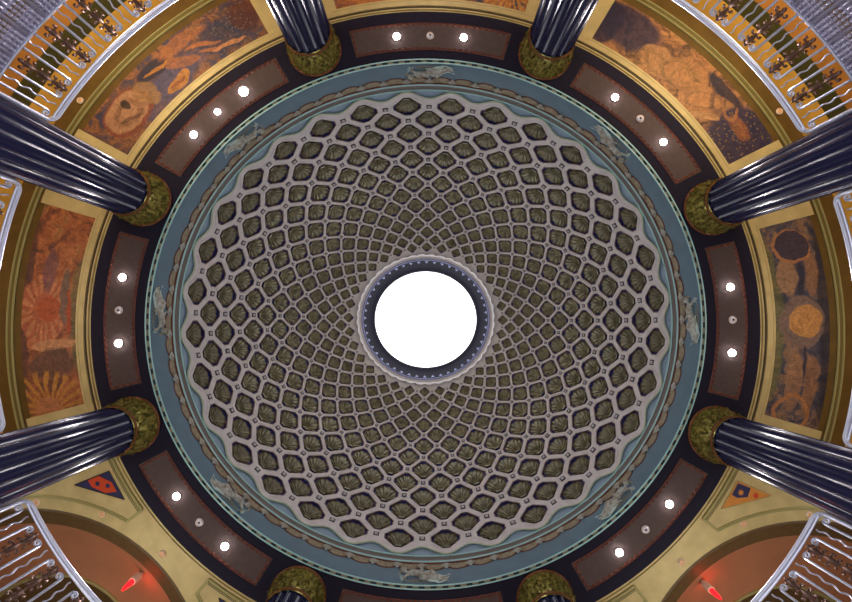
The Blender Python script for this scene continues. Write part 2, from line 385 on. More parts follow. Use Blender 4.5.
# scalloped hem below the first row
def hem_u(a):
    ph_ = ((a / DA) % 1)          # coffers of the first row sit at .5
    return .018 + .024 * math.cos(2 * PI * ph_)
NS = NC * 12
top, bot, tr = [], [], []
for j in range(NS):
    a = 360 * j / NS; ph_ = (a / DA) % 1; dst = abs(ph_ - .5) * 2      # 0 at coffer, 1 at node
    top.append(SP(a, row_u(0) - DU * (1 - dst), -.0137)); bot.append(SP(a, min(hem_u(a), row_u(0) - DU * (1 - dst) - .004), -.03)); tr.append(SP(a, min(hem_u(a), row_u(0) - DU * (1 - dst) - .004) - .003, -.045))
lat.grid([bot, top], True)
# plain collar above the last row
top2, bot2 = [], []
for j in range(NS):
    a = 360 * j / NS; off = (.5 if (ROWS - 1) % 2 == 0 else 0); ph_ = (a / DA - off + .5) % 1; dst = abs(ph_ - .5) * 2
    bot2.append(SP(a, row_u(ROWS - 1) + DU * (1 - dst), -.006)); top2.append(SP(a, 1.50, -.006))
lat.grid([bot2, top2], True)
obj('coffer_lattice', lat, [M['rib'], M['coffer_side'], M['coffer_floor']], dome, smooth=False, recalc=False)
hm = MB(); hm.tube([Vector(p) for p in tr] + [Vector(tr[0])], .028, 5)
obj('scalloped_trim', hm, M['trim_cream'], dome)
bk = MB()
bk.grid([[SP(360 * j / NS, -.035 + (min(hem_u(360 * j / NS), .06) + .037) * k / 4, .012) for j in range(NS)] for k in range(5)], True)
obj('blue_border', bk, M['sky_blue'], dome)
bs = MB(); bs.grid([[SP(360 * j / 128, u, .62) for j in range(128)] for u in (-.03, 0, .1, .2, .4, .6, .8, 1., 1.2, 1.4, 1.56)], True)
obj('light_seal_shell', bs, M['grey_mould'], dome)  # unseen backing shell, added behind the coffers to seal out light
rest = MB()
for n_, (i, sh) in enumerate(shells):
    if n_ < 100: obj('coffer_shell', sh, M['shell'], dome, angle=80)
    else: rest.add(sh.v, sh.f)
obj('coffer_shells', rest, M['shell'], dome, kind='stuff', angle=80)
rest = MB()
for n_, (i, bo) in enumerate(bosses):
    if n_ < 100: obj('rosette', bo, [M['boss'], M['boss_dark']], dome, smooth=False)
    else:
        b = len(rest.v); rest.v += bo.v; rest.f += [tuple(b + x for x in f_) for f_ in bo.f]; rest.m += bo.m
obj('rosettes', rest, [M['boss'], M['boss_dark']], dome, smooth=False, kind='stuff')
# collar with small scallops, then the oculus
def prof_from_u(u): return (R0 / math.cosh(u), H0 + R0 * math.tanh(u))
rc, hc = prof_from_u(1.5)
ocu = thing('oculus_skylight', 'round glowing white skylight at the crown of the dome inside a slate blue ring', 'skylight', (0, 0, ZC + 20.3))
cl = MB(); cl.ring([(rc + .02, hc - .005), (3.22, 20.27), (3.10, 20.33)], n=192)
rows = []
for sc_, hh_ in ((0., -.04), (.5, -.05), (1., .0)):
    rows.append([P(3.2 + sc_ * (.03 + .07 * abs(math.sin(PI * 44 * j / 528))), 360 * j / 528, 20.25 - .2 * sc_ + hh_ * .4) for j in range(528)])
cl.grid(rows, True)
obj('plaster_collar', cl, M['rib'], ocu)
e1 = MB(); e1.ring([(3.11, 20.36), (3.11, 20.31), (3.03, 20.31), (3.03, 20.40)], n=192)
obj('edge_molding', e1, M['ring_light'], ocu)
e2 = MB(); e2.ring([(3.04, 20.37), (3.0, 20.5), (2.80, 20.82), (2.68, 21.02), (2.58, 21.1), (2.57, 21.45)], n=192)
obj('slate_ring', e2, M['ring_grey'], ocu)
for k in range(48):
    e3 = MB()
    a = 360 * k / 48; da = 1.7
    v = [P(2.99, a - da, 20.46), P(2.99, a + da, 20.46), P(2.90, a, 20.62), P(3.02, a - da, 20.48), P(3.02, a + da, 20.48), P(2.94, a, 20.66)]
    e3.add(v, [(0, 1, 2), (3, 5, 4), (0, 2, 5, 3), (1, 4, 5, 2)])
    obj('triangle_stud', e3, M['ring_light'], ocu, smooth=False)
e4 = MB(); e4.ring([(2.62, 21.4), (.02, 21.4)], n=128)
e4.ring([(2.62, 21.46), (.02, 21.46)], n=128)
obj('glass', e4, M['oculus'], ocu)

# ---------------------------------------------------------- ring entablature
ent = thing('ring_entablature', 'circular navy and blue entablature ring carried by the columns beneath the dome', 'entablature', (0, 0, ZC + 12))
def rp(l): return [(rho * h / 420, h) for rho, h in l]
b_ = MB(); b_.ring([(8.0, 12.02), (8.0, 12.0), (9.56, 12.0), (9.56, 12.3), (9.5, 12.5), (8.6, 12.9)])
obj('soffit', b_, M['navy'], ent)
b_ = MB(); b_.ring(rp([(280.6, 12.0), (280.8, 11.97), (279.6, 11.97), (279.2, 12.02)]), n=256); b_.ring(rp([(276.8, 12.04), (276.8, 12.0), (275.6, 12.0), (275.2, 12.08)]), n=256)
obj('aqua_edge', b_, M['aqua'], ent)
b_ = MB(); b_.ring(rp([(279.3, 12.04), (276.6, 12.07)]), n=256, m=0)
for k in range(150):
    a = 360 * k / 150
    ctr = Vector(P(277.9 * 12.02 / 420, a, 12.03)); tx = Vector((math.sin(rad(a)), SQ * math.cos(rad(a)), 0)).normalized(); nx = Vector((tx.y, -tx.x, 0))
    b_.box(ctr, tx * .085, nx * .03, Vector((0, 0, .02)), 1)
obj('bead_molding', b_, [M['bead_dark'], M['garland']], ent, smooth=False)
b_ = MB(); b_.ring(rp([(275.4, 12.07), (268, 12.33), (261, 12.63), (254, 12.95)]), n=256)
obj('blue_frieze', b_, M['frieze_blue'], ent)
b_ = MB(); b_.ring(rp([(254.2, 12.9), (254.4, 12.86), (252.9, 12.9), (252.6, 12.97)]), n=256)
obj('rust_line', b_, M['rust'], ent)
b_ = MB(); b_.ring(rp([(252.8, 12.95), (252.6, 12.92), (251.0, 12.95), (250.8, 13.0)]), n=256); b_.ring(rp([(247.0, 13.16), (246.8, 13.12), (245.6, 13.14), (245.3, 13.24)]), n=256)
obj('aqua_cornice', b_, M['aqua'], ent)
b_ = MB(); b_.ring(rp([(251.0, 12.98), (249.4, 13.05), (247.6, 13.08), (246.8, 13.15)]), n=256)
obj('grey_cornice', b_, M['grey_mould'], ent)
# leaf garland: fans with a small leaf between, ribs modelled
NG = 68
def gp(rho, a, lift):         # a point on the frieze, lifted towards the axis
    h = 12.07 + (275.4 - rho) / 21.4 * .88
    r = rho * h / 420
    return P(r - lift, a, h - lift * .5)
for k in range(NG):
    a0 = 360 * (k + .5) / NG; W = 360 / NG * .46
    rows = []
    for s_ in range(5):
        row = []
        for j in range(25):
            fi = PI * j / 24; ridge = abs(math.cos(fi * 8))
            q_ = s_ / 4
            rho = 255.2 + 5.6 * q_ * math.sin(fi) ** .8 if 0 < j < 24 else 255.2
            lift = .01 + .085 * math.sin(PI * min(1, q_ * .85 + .05)) * (.5 + .5 * math.sin(fi)) - .05 * (1 - ridge) * min(1, q_ * 2)
            if s_ == 4: lift = 0
            row.append(gp(rho, a0 - W * math.cos(fi) * (.12 + .88 * q_), lift))
        rows.append(row)
    g = MB(); g.grid(rows); obj('garland_fan', g, M['garland'], ent, angle=60)
    gl = MB(); am = a0 + 180 / NG
    gl.add([gp(255.2, am - 1.0, .03), gp(255.2, am + 1.0, .03), gp(257.2, am + 1.15, .07), gp(260, am, .03), gp(257.2, am - 1.15, .07), gp(256.5, am, .13)],
           [(0, 1, 5), (1, 2, 5), (2, 3, 5), (3, 4, 5), (4, 0, 5)])
    obj('garland_leaflet', gl, M['relief'], ent, smooth=False)
# rust outline of the fans
gt = MB()
pth = []
for k in range(NG):
    a0 = 360 * (k + .5) / NG; W = 360 / NG * .5
    for j in range(9):
        fi = PI * j / 9
        pth.append(gp(255.8 + 5.3 * math.sin(fi), a0 - W * math.cos(fi), .02))
gt.tube(pth + [pth[0]], .022, 4)
obj('garland_outline', gt, M['rust'], ent)
# soffit panels with a running-wave border
BAYS = {'n': 90, 'nw': 135, 'w': 180, 'sw': 225, 's': 270, 'se': 315, 'e': 0, 'ne': 45}
for nm, A in BAYS.items():
    p = MB(); p.ring([(8.29, 11.995), (8.29, 11.985), (9.18, 11.985), (9.18, 11.995)], A - 15.2, A + 15.2, n=40)
    po = obj('soffit_panel', p, M['panel'], ent)
    w = MB(); w.tube  # border
    pts = []
    def edge(f0, f1, n):
        for j in range(n):
            t_ = j / n; z = .03 * (1 if j % 2 else -1)
            pts.append((f0[0] + (f1[0] - f0[0]) * t_, f0[1] + (f1[1] - f0[1]) * t_, z))
    per = [(8.35, A - 14.8), (9.12, A - 14.8), (9.12, A + 14.8), (8.35, A + 14.8)]
    rings = []
    for e in range(4):
        (r0_, a0_), (r1_, a1_) = per[e], per[(e + 1) % 4]
        n = 8 if e % 2 == 0 else 52
        for j in range(n):
            t_ = j / n; z = .035 * (1 if j % 2 else -1)
            rr, aa = r0_ + (r1_ - r0_) * t_, a0_ + (a1_ - a0_) * t_
            if e % 2: rr += z
            else: aa += z / 8.7 * 57.3
            rings.append(P(rr, aa, 11.98))
    w.tube(rings + rings[:1], .02, 4)
    for off in (.05,):
        fr = [P(8.35 - off, A - 14.8 + (29.6) * j / 30, 11.98) for j in range(31)] + [P(9.12 + off, A + 14.8 - 29.6 * j / 30, 11.98) for j in range(31)]
        w.tube(fr + fr[:1], .011, 4)
    obj('wave_border', w, M['orange_line'], po)

# ------------------------------------------------------------- relief figures
def relief_local():
    # reclining draped figure: x along the frieze (-.75..+.75), y up, z out
    seg = []
    def lim(pts, rs): seg.append((pts, rs))
    lim([(-.42, .06, .05), (-.30, .10, .07), (-.12, .04, .08), (.04, -.04, .07)], [.07, .10, .085, .10])      # torso
    lim([(.02, -.04, .07), (.26, .08, .10), (.44, -.06, .07), (.66, -.10, .05), (.74, -.07, .05)], [.09, .078, .055, .035, .03])  # thigh, calf, foot
    lim([(.0, -.08, .04), (.28, -.10, .06), (.52, -.15, .05), (.70, -.17, .04)], [.085, .07, .045, .03])
    lim([(-.32, .12, .08), (-.20, .02, .12), (-.06, .12, .13), (.02, .16, .11)], [.045, .036, .03, .03])         # arm across
    lim([(-.36, .06, .05), (-.52, -.08, .07), (-.50, -.20, .06)], [.045, .036, .032])                            # propping arm
    lim([(-.42, .08, .06), (-.50, .15, .07)], [.04, .035])
    return seg
def make_relief(nm, A, flip, label):
    A += .2
    ctr_h = 12.07 + (275.4 - 268.2) / 21.4 * .88
    ctr = Vector(P(268.2 * ctr_h / 420 - .01, A, ctr_h))
    tx = (Vector(P(8, A + 1, 12)) - Vector(P(8, A - 1, 12))).normalized() * flip
    up = (Vector(gp(262, A, 0)) - Vector(gp(274, A, 0))).normalized()
    nz = -tx.cross(up).normalized()
    if nz.dot(Vector((-ctr.x, -ctr.y, 0))) < 0: nz = -nz
    T = lambda p: ctr + tx * p[0] + up * p[1] * 1.0 + nz * p[2]
    t = thing('relief_sculpture', label, 'relief', tuple(ctr + up * -.25), 'reclining figure reliefs on the blue frieze')
    sl = MB()
    prof = [(-.76, -.22), (.74, -.24), (.80, .16), (.58, .25), (-.62, .25), (-.78, .1)]
    sl.add([T((x, y, -.03)) for x, y in prof] + [T((x * .97, y * .94, .02)) for x, y in prof], [tuple(range(6, 12))] + [(i, (i + 1) % 6, (i + 1) % 6 + 6, i + 6) for i in range(6)])
    obj('plaque', sl, M['plaque'], t, smooth=False)
    bd = MB()
    for pts, rs in relief_local():
        # smooth the chain
        P2, R2 = [], []
        for i in range(len(pts) - 1):
            for w in range(5):
                a_, b2 = Vector(pts[i]), Vector(pts[i + 1]); P2.append(a_.lerp(b2, w / 5)); R2.append(rs[i] + (rs[i + 1] - rs[i]) * w / 5)
        P2.append(Vector(pts[-1])); R2.append(rs[-1])
        bd.tube([T(p) for p in P2], R2, 10)
    hd = T((-.55, .19, .08)); bd.ball(hd, .085, 12, 8, sc=(1, 1, 1.1))
    fo = T((-.60, .18, .14)); bd.ball(fo, .03, 8, 4)
    o = obj('figure', bd, M['relief'], t)
    md = o.modifiers.new('blend', 'REMESH'); md.mode = 'VOXEL'; md.voxel_size = .02; md.use_smooth_shade = True
    hb = MB(); hb.ball(T((-.585, .225, .055)), .085, 10, 6); hb.tube([T((-.58, .2, .04)), T((-.66, .12, .05)), T((-.68, .02, .04))], [.04, .03, .012], 6)
    obj('hair', hb, M['garland'], t)
    dr = MB()
    for q_ in range(7):
        yy = -.16 + .045 * q_
        dr.tube([T((-.1 + .11 * s_ + .02 * q_, yy + .05 * math.sin(s_ * 1.1 + q_) - .012 * s_, .05 + .02 * math.sin(s_ * 2 + q_))) for s_ in range(8)], [.012 + .012 * math.sin(PI * s_ / 7) for s_ in range(8)], 6)
    for q_ in range(5):
        dr.tube([T((-.72 + .03 * q_ + .05 * s_, .02 - .05 * q_ + .04 * math.sin(s_), .03)) for s_ in range(4)], [.014, .02, .016, .008], 6)
    obj('drapery', dr, M['aqua_pale'], t)
WHERE = {'n': 'top middle', 'nw': 'upper left', 'w': 'left middle', 'sw': 'lower left', 's': 'bottom middle', 'se': 'lower right', 'e': 'right middle', 'ne': 'upper right'}
for nm, A in BAYS.items():
    make_relief(nm, A, -1 if nm in ('n', 'w', 'sw', 'se', 'e') else 1, 'pale plaster reclining figure relief on the blue frieze at the %s of the ring' % WHERE[nm])

# ------------------------------------------------------------------- columns
CR = 8.85
names = {22.5: ('at right, the upper of the two', 'between the moon mural bay and the swirling figure mural'),
         67.5: ('', 'at the top of the view, the right one of the pair'), 112.5: ('', 'at the top of the view, the left one of the pair'),
         157.5: ('', 'at left between the violet figure mural and the rising sun mural'),
         202.5: ('', 'at left between the rising sun mural and the terracotta apse'),
         247.5: ('', 'at the bottom edge of the view, the left one of the pair'),
         292.5: ('', 'at the bottom edge of the view, the right one of the pair'),
         337.5: ('', 'at right between the moon and sun mural and the terracotta apse')}
def shaft_r(h):    # h above the eye
    t_ = max(0, 11.0 - h) / 12.0
    return .642 + .075 * (1 - (1 - t_) ** 1.6)
NF = 20
def flute(r, z, an):
    x = (an / (2 * PI) * NF) % 1.0
    w = .86; d = abs(x - .5) * 2 / w
    return r - (.062 * math.sqrt(max(0, 1 - d * d)) if d < 1 else 0) * r
for A, (u_, wh) in names.items():
    cx, cy, _ = P(CR, A, 0)
    t = thing('column', 'glossy black fluted column ' + wh, 'column', (cx, cy, 0), 'giant fluted columns around the rotunda')
    b = MB(); b.lathe(cx, cy, [(.98, .0), (.98, .22), (.96, .24)], 48, cap=True)
    b.lathe(cx, cy, [(.86, .24), (.92, .28), (.92, .36), (.86, .42), (.80, .46), (.84, .50), (.84, .56), (.76, .62), (.74, .66)], 48, cap=True)
    obj('base', b, M['bronze_rim'], t)
    b = MB(); hs = [-.86] + [-.7 + 11.6 * k / 12 for k in range(13)] + [11.17]
    b.lathe(cx, cy, [(shaft_r(h), ZC + h) for h in hs], NF * 12, mod=flute)
    obj('shaft', b, M['marble'], t, angle=50)
    b = MB()
    b.lathe(cx, cy, [(.60, ZC + 11.15), (.652, ZC + 11.15), (.662, ZC + 11.165), (.652, ZC + 11.18), (.645, ZC + 11.19), (.662, ZC + 11.21), (.65, ZC + 11.23), (.64, ZC + 11.24)], 64)
    obj('necking', b, M['bronze_rim'], t)
    b = MB()
    b.lathe(cx, cy, [(.64, ZC + 11.1), (.645, ZC + 11.4), (.67, ZC + 11.65), (.72, ZC + 11.84), (.745, ZC + 11.9)], 64)
    obj('bell', b, M['olive_gold'], t)
    b = MB()
    for tier, (n, z0, z1, wd, ot, ph) in enumerate(((12, 11.23, 11.58, .15, .05, 0), (12, 11.36, 11.78, .16, .055, .5), (24, 11.62, 11.88, .07, .03, .25))):
        for k in range(n):
            a = 2 * PI * (k + ph) / n
            rows = []
            for s_ in range(7):
                q_ = s_ / 6; z = z0 + (z1 - z0) * min(1, q_ * 1.12) - (.05 if q_ > .95 else 0)
                rb = .635 + (.09 * ((z - 11.1) / .8) ** 2 if z > 11.1 else 0) + .012 + ot * q_ ** 2 * 1.2
                wq = wd * (math.sin(PI * (.18 + .78 * q_)) ** .8) * (1 + .12 * (s_ % 2))
                row = []
                for j in range(-3, 4):
                    x = j / 3
                    rj = rb + .022 * (1 - x * x) + (.018 if j == 0 else 0) - .012 * (abs(j) == 2)
                    an = a + wq * x / rb
                    row.append((cx + rj * math.cos(an), cy + rj * math.sin(an), ZC + z))
                rows.append(row)
            b.grid(rows)
    obj('acanthus_leaves', b, M['olive_gold'], t, angle=70)
    b = MB(); b.lathe(cx, cy, [(.70, ZC + 11.88), (.755, ZC + 11.89), (.785, ZC + 11.93), (.775, ZC + 11.96), (.765, ZC + 11.99), (.70, ZC + 11.995)], 64)
    obj('abacus', b, M['bronze_rim'], t)

# ---------------------------------------------------------- soffit spotlights
lamp_w = {'n': 'above the top middle', 'nw': 'by the violet figure mural', 'w': 'by the rising sun mural', 'sw': 'by the lower left terracotta apse', 's': '', 'se': 'by the lower right terracotta apse', 'e': 'by the moon and sun mural', 'ne': 'by the swirling figure mural'}
def lampmesh(cx, cy, r):
    a = MB(); a.lathe(cx, cy, [(r * 1.0, ZC + 11.985), (r * 1.12, ZC + 11.97), (r * 1.05, ZC + 11.95), (r * .9, ZC + 11.955)], 24)
    return a
def spotlight(A, a, lab, lit=True, big=1.0):
    cx, cy, _ = P(8.74, a, 0)
    t = thing('spotlight' if lit else 'dome_camera', lab, 'light' if lit else 'camera', (cx, cy, ZC + 11.94), 'lit spotlights in the soffit panels' if lit else 'small domes between the spotlights')
    r = .10 * big if lit else .10
    obj('trim_ring', lampmesh(cx, cy, r), M['cream'], t)
    b = MB()
    if lit:
        b.lathe(cx, cy, [(r, ZC + 11.96), (r * .95, ZC + 11.925), (r * .6, ZC + 11.90), (.004, ZC + 11.895)], 20)
        obj('lens', b, M['lamp_on'], t)
        l = bpy.data.lights.new('spot_bulb', 'SPOT'); l.energy = 130 * (1.6 if big > 1.1 else 1); l.spot_size = rad(125); l.spot_blend = .6; l.shadow_soft_size = .1; l.color = (1, .93, .95)
        lo = bpy.data.objects.new('spot_bulb', l); C.objects.link(lo); lo.location = (cx, cy, ZC + 11.87)
    else:
        b.lathe(cx, cy, [(r, ZC + 11.965), (r * .93, ZC + 11.92), (r * .6, ZC + 11.885), (.004, ZC + 11.875)], 20)
        obj('lens', b, M['lamp_off'], t)
        d = Vector((-cx, -cy, 0)).normalized(); b = MB(); b.ball((cx + d.x * .035, cy + d.y * .035, ZC + 11.895), .034, 10, 6)
        obj('camera_eye', b, M['dark_glass'], t)
ends = {'n': ('left', 'right'), 'nw': ('lower', 'upper'), 'w': ('lower', 'upper'), 'sw': ('lower', 'upper'), 'se': ('upper', 'lower'), 'e': ('upper', 'lower'), 'ne': ('upper', 'lower')}
for nm, A in BAYS.items():
    if nm == 's': continue
    pl = 'in the %s soffit panel' % (WHERE[nm])
    hi, lo_ = ends[nm]
    spotlight(A, A + 6.5, '%s of the bright round spotlights %s' % ({'left': 'leftmost'}.get(hi, hi + 'most'), pl), True)
    spotlight(A, A - 6.5, '%s of the bright round spotlights %s' % ({'right': 'rightmost'}.get(lo_, lo_ + 'most'), pl), True, 1.35 if nm == 'nw' else 1.0)
    if nm == 'nw': spotlight(A, A, 'small bright spotlight between two larger ones in the upper left soffit panel', True, .85)
    else: spotlight(A, A, 'small unlit glass dome between two spotlights %s' % pl, False)

# --------------------------------------------------------- ambulatory ceiling
CH = 12.3
def struct(name, mb, m, **k):
    return obj(name, mb, m, kind='structure', **k)
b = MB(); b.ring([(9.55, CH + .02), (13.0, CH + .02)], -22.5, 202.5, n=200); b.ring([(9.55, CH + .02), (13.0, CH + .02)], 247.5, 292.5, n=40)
struct('ceiling', b, M['brown_ceil'])
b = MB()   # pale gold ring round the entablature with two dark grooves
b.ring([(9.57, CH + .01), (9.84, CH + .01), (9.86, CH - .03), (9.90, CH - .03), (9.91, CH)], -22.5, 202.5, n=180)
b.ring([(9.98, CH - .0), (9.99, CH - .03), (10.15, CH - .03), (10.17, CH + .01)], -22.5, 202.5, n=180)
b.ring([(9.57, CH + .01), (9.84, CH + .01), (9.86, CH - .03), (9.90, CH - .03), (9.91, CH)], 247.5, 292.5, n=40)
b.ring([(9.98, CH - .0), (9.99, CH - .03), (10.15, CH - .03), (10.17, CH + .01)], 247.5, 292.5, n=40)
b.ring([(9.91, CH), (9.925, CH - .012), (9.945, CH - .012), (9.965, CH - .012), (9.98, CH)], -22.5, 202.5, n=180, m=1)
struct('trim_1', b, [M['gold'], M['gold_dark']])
paint = {'n': 'mural_n', 'nw': 'mural_nw', 'w': 'mural_w', 'e': 'mural_e', 'ne': 'mural_ne'}
plab = {'n': 'curved ceiling painting in blue and orange, only its edge visible at the very top', 'nw': 'curved ceiling painting with violet ground, pale disc and orange figures at upper left',
        'w': 'curved orange red ceiling painting with sun rays at left', 'e': 'curved navy ceiling painting with dark moon and orange sun disc at right', 'ne': 'curved ceiling painting of swirling peach figures and dotted navy corner at upper right'}
for nm, mk in paint.items():
    A = BAYS[nm]; hw = 16.4
    cx, cy, cz = P(11, A, CH)
    t = thing('ceiling_mural', plab[nm], 'painting', (cx, cy, cz), 'painted murals on the ambulatory ceiling')
    b = MB(); n = 60; uv = []; rows = []
    for i in range(9):
        r = 10.2 + 1.62 * i / 8
        rows.append([P(r, A - hw + 2 * hw * j / n, CH - .005) for j in range(n + 1)])
        uv += [(rad(-hw + 2 * hw * j / n) * 11, r - 10.15) for j in range(n + 1)]
    b.grid(rows); obj('painting', b, M[mk], t, uv=uv, recalc=False)
    b = MB()
    b.ring([(10.16, CH), (10.16, CH - .03), (10.22, CH - .03), (10.23, CH)], A - 17.1, A + 17.1, n=50)
    for s_ in (-1, 1):
        aa = sorted((A + s_ * 16.3, A + s_ * 19.5)); b.ring([(10.16, CH - .02), (11.95, CH - .02)], aa[0], aa[1], n=6)
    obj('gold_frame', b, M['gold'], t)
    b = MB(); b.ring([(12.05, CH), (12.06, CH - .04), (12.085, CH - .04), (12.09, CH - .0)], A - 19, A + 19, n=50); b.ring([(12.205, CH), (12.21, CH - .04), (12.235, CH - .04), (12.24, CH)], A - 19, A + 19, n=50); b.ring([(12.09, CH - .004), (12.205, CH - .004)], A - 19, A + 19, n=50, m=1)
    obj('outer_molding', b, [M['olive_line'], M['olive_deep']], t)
# recessed downlights
def downlight(r, a, lab, h=CH):
    x, y, _ = P(r, a, 0); t = thing('downlight', lab, 'light', (x, y, ZC + h - .05), 'small round ceiling downlights')
    b = MB(); b.lathe(x, y, [(.095, ZC + h), (.1, ZC + h - .03), (.085, ZC + h - .05), (.075, ZC + h - .035)], 24)
    obj('trim_ring', b, M['cream'], t)
    b = MB(); b.lathe(x, y, [(.08, ZC + h - .03), (.06, ZC + h - .05), (.004, ZC + h - .055)], 20); obj('lens', b, M['peach'], t)
downlight(12.42, 147.6, 'small peach downlight in the brown ceiling outside the violet figure mural')
downlight(12.46, 32.3, 'small peach downlight in the brown ceiling outside the swirling figure mural')
for B, side in ((225, 'left'), (315, 'right')):
    f = 1 if B == 225 else -1
    downlight(12.47, B - f * 17.1, 'peach downlight on the gold ceiling at lower %s, nearest the column' % side)
    downlight(10.99, B - f * 11.1, 'peach downlight on the gold ceiling at lower %s, beside the triangular moulding' % side)
    downlight(10.34, B - f * .3, 'peach downlight on the gold ceiling at lower %s, nearest the navy soffit' % side)

# walls of the balcony storey
b = MB()
for a0, a1 in ((-22.5, 202.5), (247.5, 292.5)):
    n = 180 if a1 > 200 and a0 < 0 else 36
    for m_, (h0_, h1_) in enumerate(((12.35, 11.47), (11.47, 10.95), (10.95, 10.2))): b.ring([(12.72, h0_), (12.72, h1_)], a0, a1, n=n, m=m_)
    b.ring([(12.72, 10.2), (12.72, 7.2)], a0, a1, n=n, m=2)
struct('wall_back', b, [M['wall_yellow'], M['wall_green'], M['wall_orange']], recalc=False)
# balcony floor
b = MB(); b.ring([(9.22, 7.3), (9.22, 7.12), (13.0, 7.12), (13.0, 7.3), (9.22, 7.3)], n=240)
struct('floor_balcony', b, M['slab'])
b = MB(); b.ring([(.01, -1.5), (24, -1.5)], n=128); b.ring([(24, -1.5), (24, -1.7), (.01, -1.7)], n=128)
struct('floor', b, M['floor'])

# terracotta apses in the lower bays
def apse(B, side):
    ux = Vector((math.cos(rad(B)), math.sin(rad(B)))); vx = Vector((-ux.y, ux.x))
    def Q(x, y, h):
        p = ux * x + vx * y; return (-p.x, SQ * p.y, ZC + h)
    cx0 = 15.73
    def circ(R, h, n=96): return [Q(cx0 + R * math.cos(2 * PI * k / n), R * math.sin(2 * PI * k / n), h) for k in range(n)]
    # gold ceiling: sector round a circular opening, filled as two fans
    bm = bmesh.new(); outer = []
    for k in range(25):
        a = -22.5 + 45 * k / 24; outer.append((9.57 * math.cos(rad(a)), 9.57 * math.sin(rad(a))))
    outer += [(21.5 * math.cos(rad(22.5)), 21.5 * math.sin(rad(22.5))), (21.5 * math.cos(rad(-22.5)), 21.5 * math.sin(rad(-22.5)))]
    inner = [(cx0 + 5.1 * math.cos(2 * PI * k / 96), 5.1 * math.sin(2 * PI * k / 96)) for k in range(96)]
    es = []
    for loop in (outer, inner):
        vs = [bm.verts.new(Q(x, y, CH)) for x, y in loop]
        for i in range(len(vs)): es.append(bm.edges.new((vs[i], vs[(i + 1) % len(vs)])))
    bmesh.ops.triangle_fill(bm, edges=es, use_beauty=True)
    bm.verts.index_update(); g_ = MB(); g_.v = [tuple(v.co) for v in bm.verts]; g_.f = [tuple(v.index for v in f_.verts) for f_ in bm.faces]; g_.m = [0] * len(g_.f); bm.free()
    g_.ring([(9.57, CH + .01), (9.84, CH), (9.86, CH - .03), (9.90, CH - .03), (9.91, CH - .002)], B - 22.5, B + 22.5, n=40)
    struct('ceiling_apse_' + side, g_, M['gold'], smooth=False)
    cz = Q(cx0, 0, CH)
    t = thing('apse_dome', 'shallow terracotta domed recess with dark brown rim at lower ' + side, 'dome', cz, 'terracotta domed recesses in the lower bays')
    b = MB(); b.grid([circ(5.12, CH + .0), circ(5.06, CH - .02), circ(4.95, CH + .06), circ(4.62, CH + .18), circ(4.58, CH + .2)], True); obj('brown_rim', b, M['brown_rim'], t)
    b = MB()
    R_ = []
    for k in range(13):
        q_ = k / 12; R_.append(circ(4.6 - 2.0 * q_, CH + .19 + .81 * math.sin(q_ * PI / 2) ** .85 if k else CH + .19))
    b.grid(R_, True); obj('terracotta_vault', b, M['terracotta'], t)
    b = MB(); b.grid([circ(2.62, 13.3), circ(2.62, 13.25), circ(2.54, 13.25), circ(2.50, 13.32)], True); obj('gold_ring', b, M['olive_line'], t)
    b = MB(); b.grid([circ(2.56, 13.28), circ(2.3, 13.42), circ(1.9, 13.5), circ(.02, 13.6)], True); obj('crown_recess', b, M['brown_rim'], t)
    # walls behind
    b = MB(); n = 60
    pth = [(12.6, -5.2)] + [(cx0 + 5.6 * math.cos(rad(w)), 5.6 * math.sin(rad(w))) for w in range(-110, 111, 10)] + [(12.6, 5.2)]
    b.grid([[Q(x, y, h) for x, y in pth] for h in (CH + .02, 11.4, 10.2, 7.2)]); struct('wall_apse_' + side, b, M['wall_orange'])
    b = MB()
    b.add([Q(12.5, -5.6, 7.2), Q(22, -8, 7.2), Q(22, 8, 7.2), Q(12.5, 5.6, 7.2)], [(0, 1, 2, 3)]); b.add([Q(12.5, -5.6, 7.1), Q(22, -8, 7.1), Q(22, 8, 7.1), Q(12.5, 5.6, 7.1)], [(0, 1, 2, 3)])
    struct('floor_apse_' + side, b, M['slab'])
    # triangular mouldings and tiles, mirrored on both sides of the bay
    for s_ in (-1, 1):
        near = (s_ == -1) == (B == 225)
        tag_pos = 'beside the column' if near else 'at the bottom edge of the view'
        def G(r, d, h): return P(r, B + s_ * d, h)
        t = thing('triangular_panel', ('red and navy' if side == 'left' else 'orange and navy') + ' triangular ceiling panel at lower %s %s' % (side, tag_pos), 'panel', G(10.6, 14, CH), 'triangular panels beside the apses')
        b = MB()
        arc = [(9.98 + .0 * k, 19.5 - (19.5 - 8.1) * k / 12) for k in range(13)]
        inn = []                       # concave side follows the round opening
        for k in range(19):
            w = rad(180 - 15.5 - 33 * k / 18); x = cx0 + 5.48 * math.cos(w); y = 5.48 * math.sin(w)
            inn.append((math.hypot(x, y), math.degrees(math.atan2(y, x))))
        for off, wd, hh in ((0, .035, .05), (.10, .022, .035)):
            b.tube([G(r - off * .6 + .0, d, CH - .01) for r, d in inn], wd, 6)
            b.tube([G(r + off, d, CH - .01) for r, d in arc], wd, 6)
            b.tube([G(arc[-1][0] + off, arc[-1][1], CH - .01), G(inn[0][0] - off * .6, inn[0][1], CH - .01)], wd, 6)
        obj('gold_molding', b, M['olive_line'], t)
        b = MB()
        for off in (.055, .155):
            b.ring([(9.95 + off, CH - .012), (9.97 + off, CH - .012)], *sorted((B + s_ * 8.3, B + s_ * 19.5)), n=24)
        obj('dark_grooves', b, M['gold_dark'], t)
        tri = [(11.28, 17.0), (10.23, 16.6), (10.25, 11.2)]
        def TT(w0, w1, w2, h): return G(sum(w * p[0] for w, p in zip((w0, w1, w2), tri)), sum(w * p[1] for w, p in zip((w0, w1, w2), tri)), h)
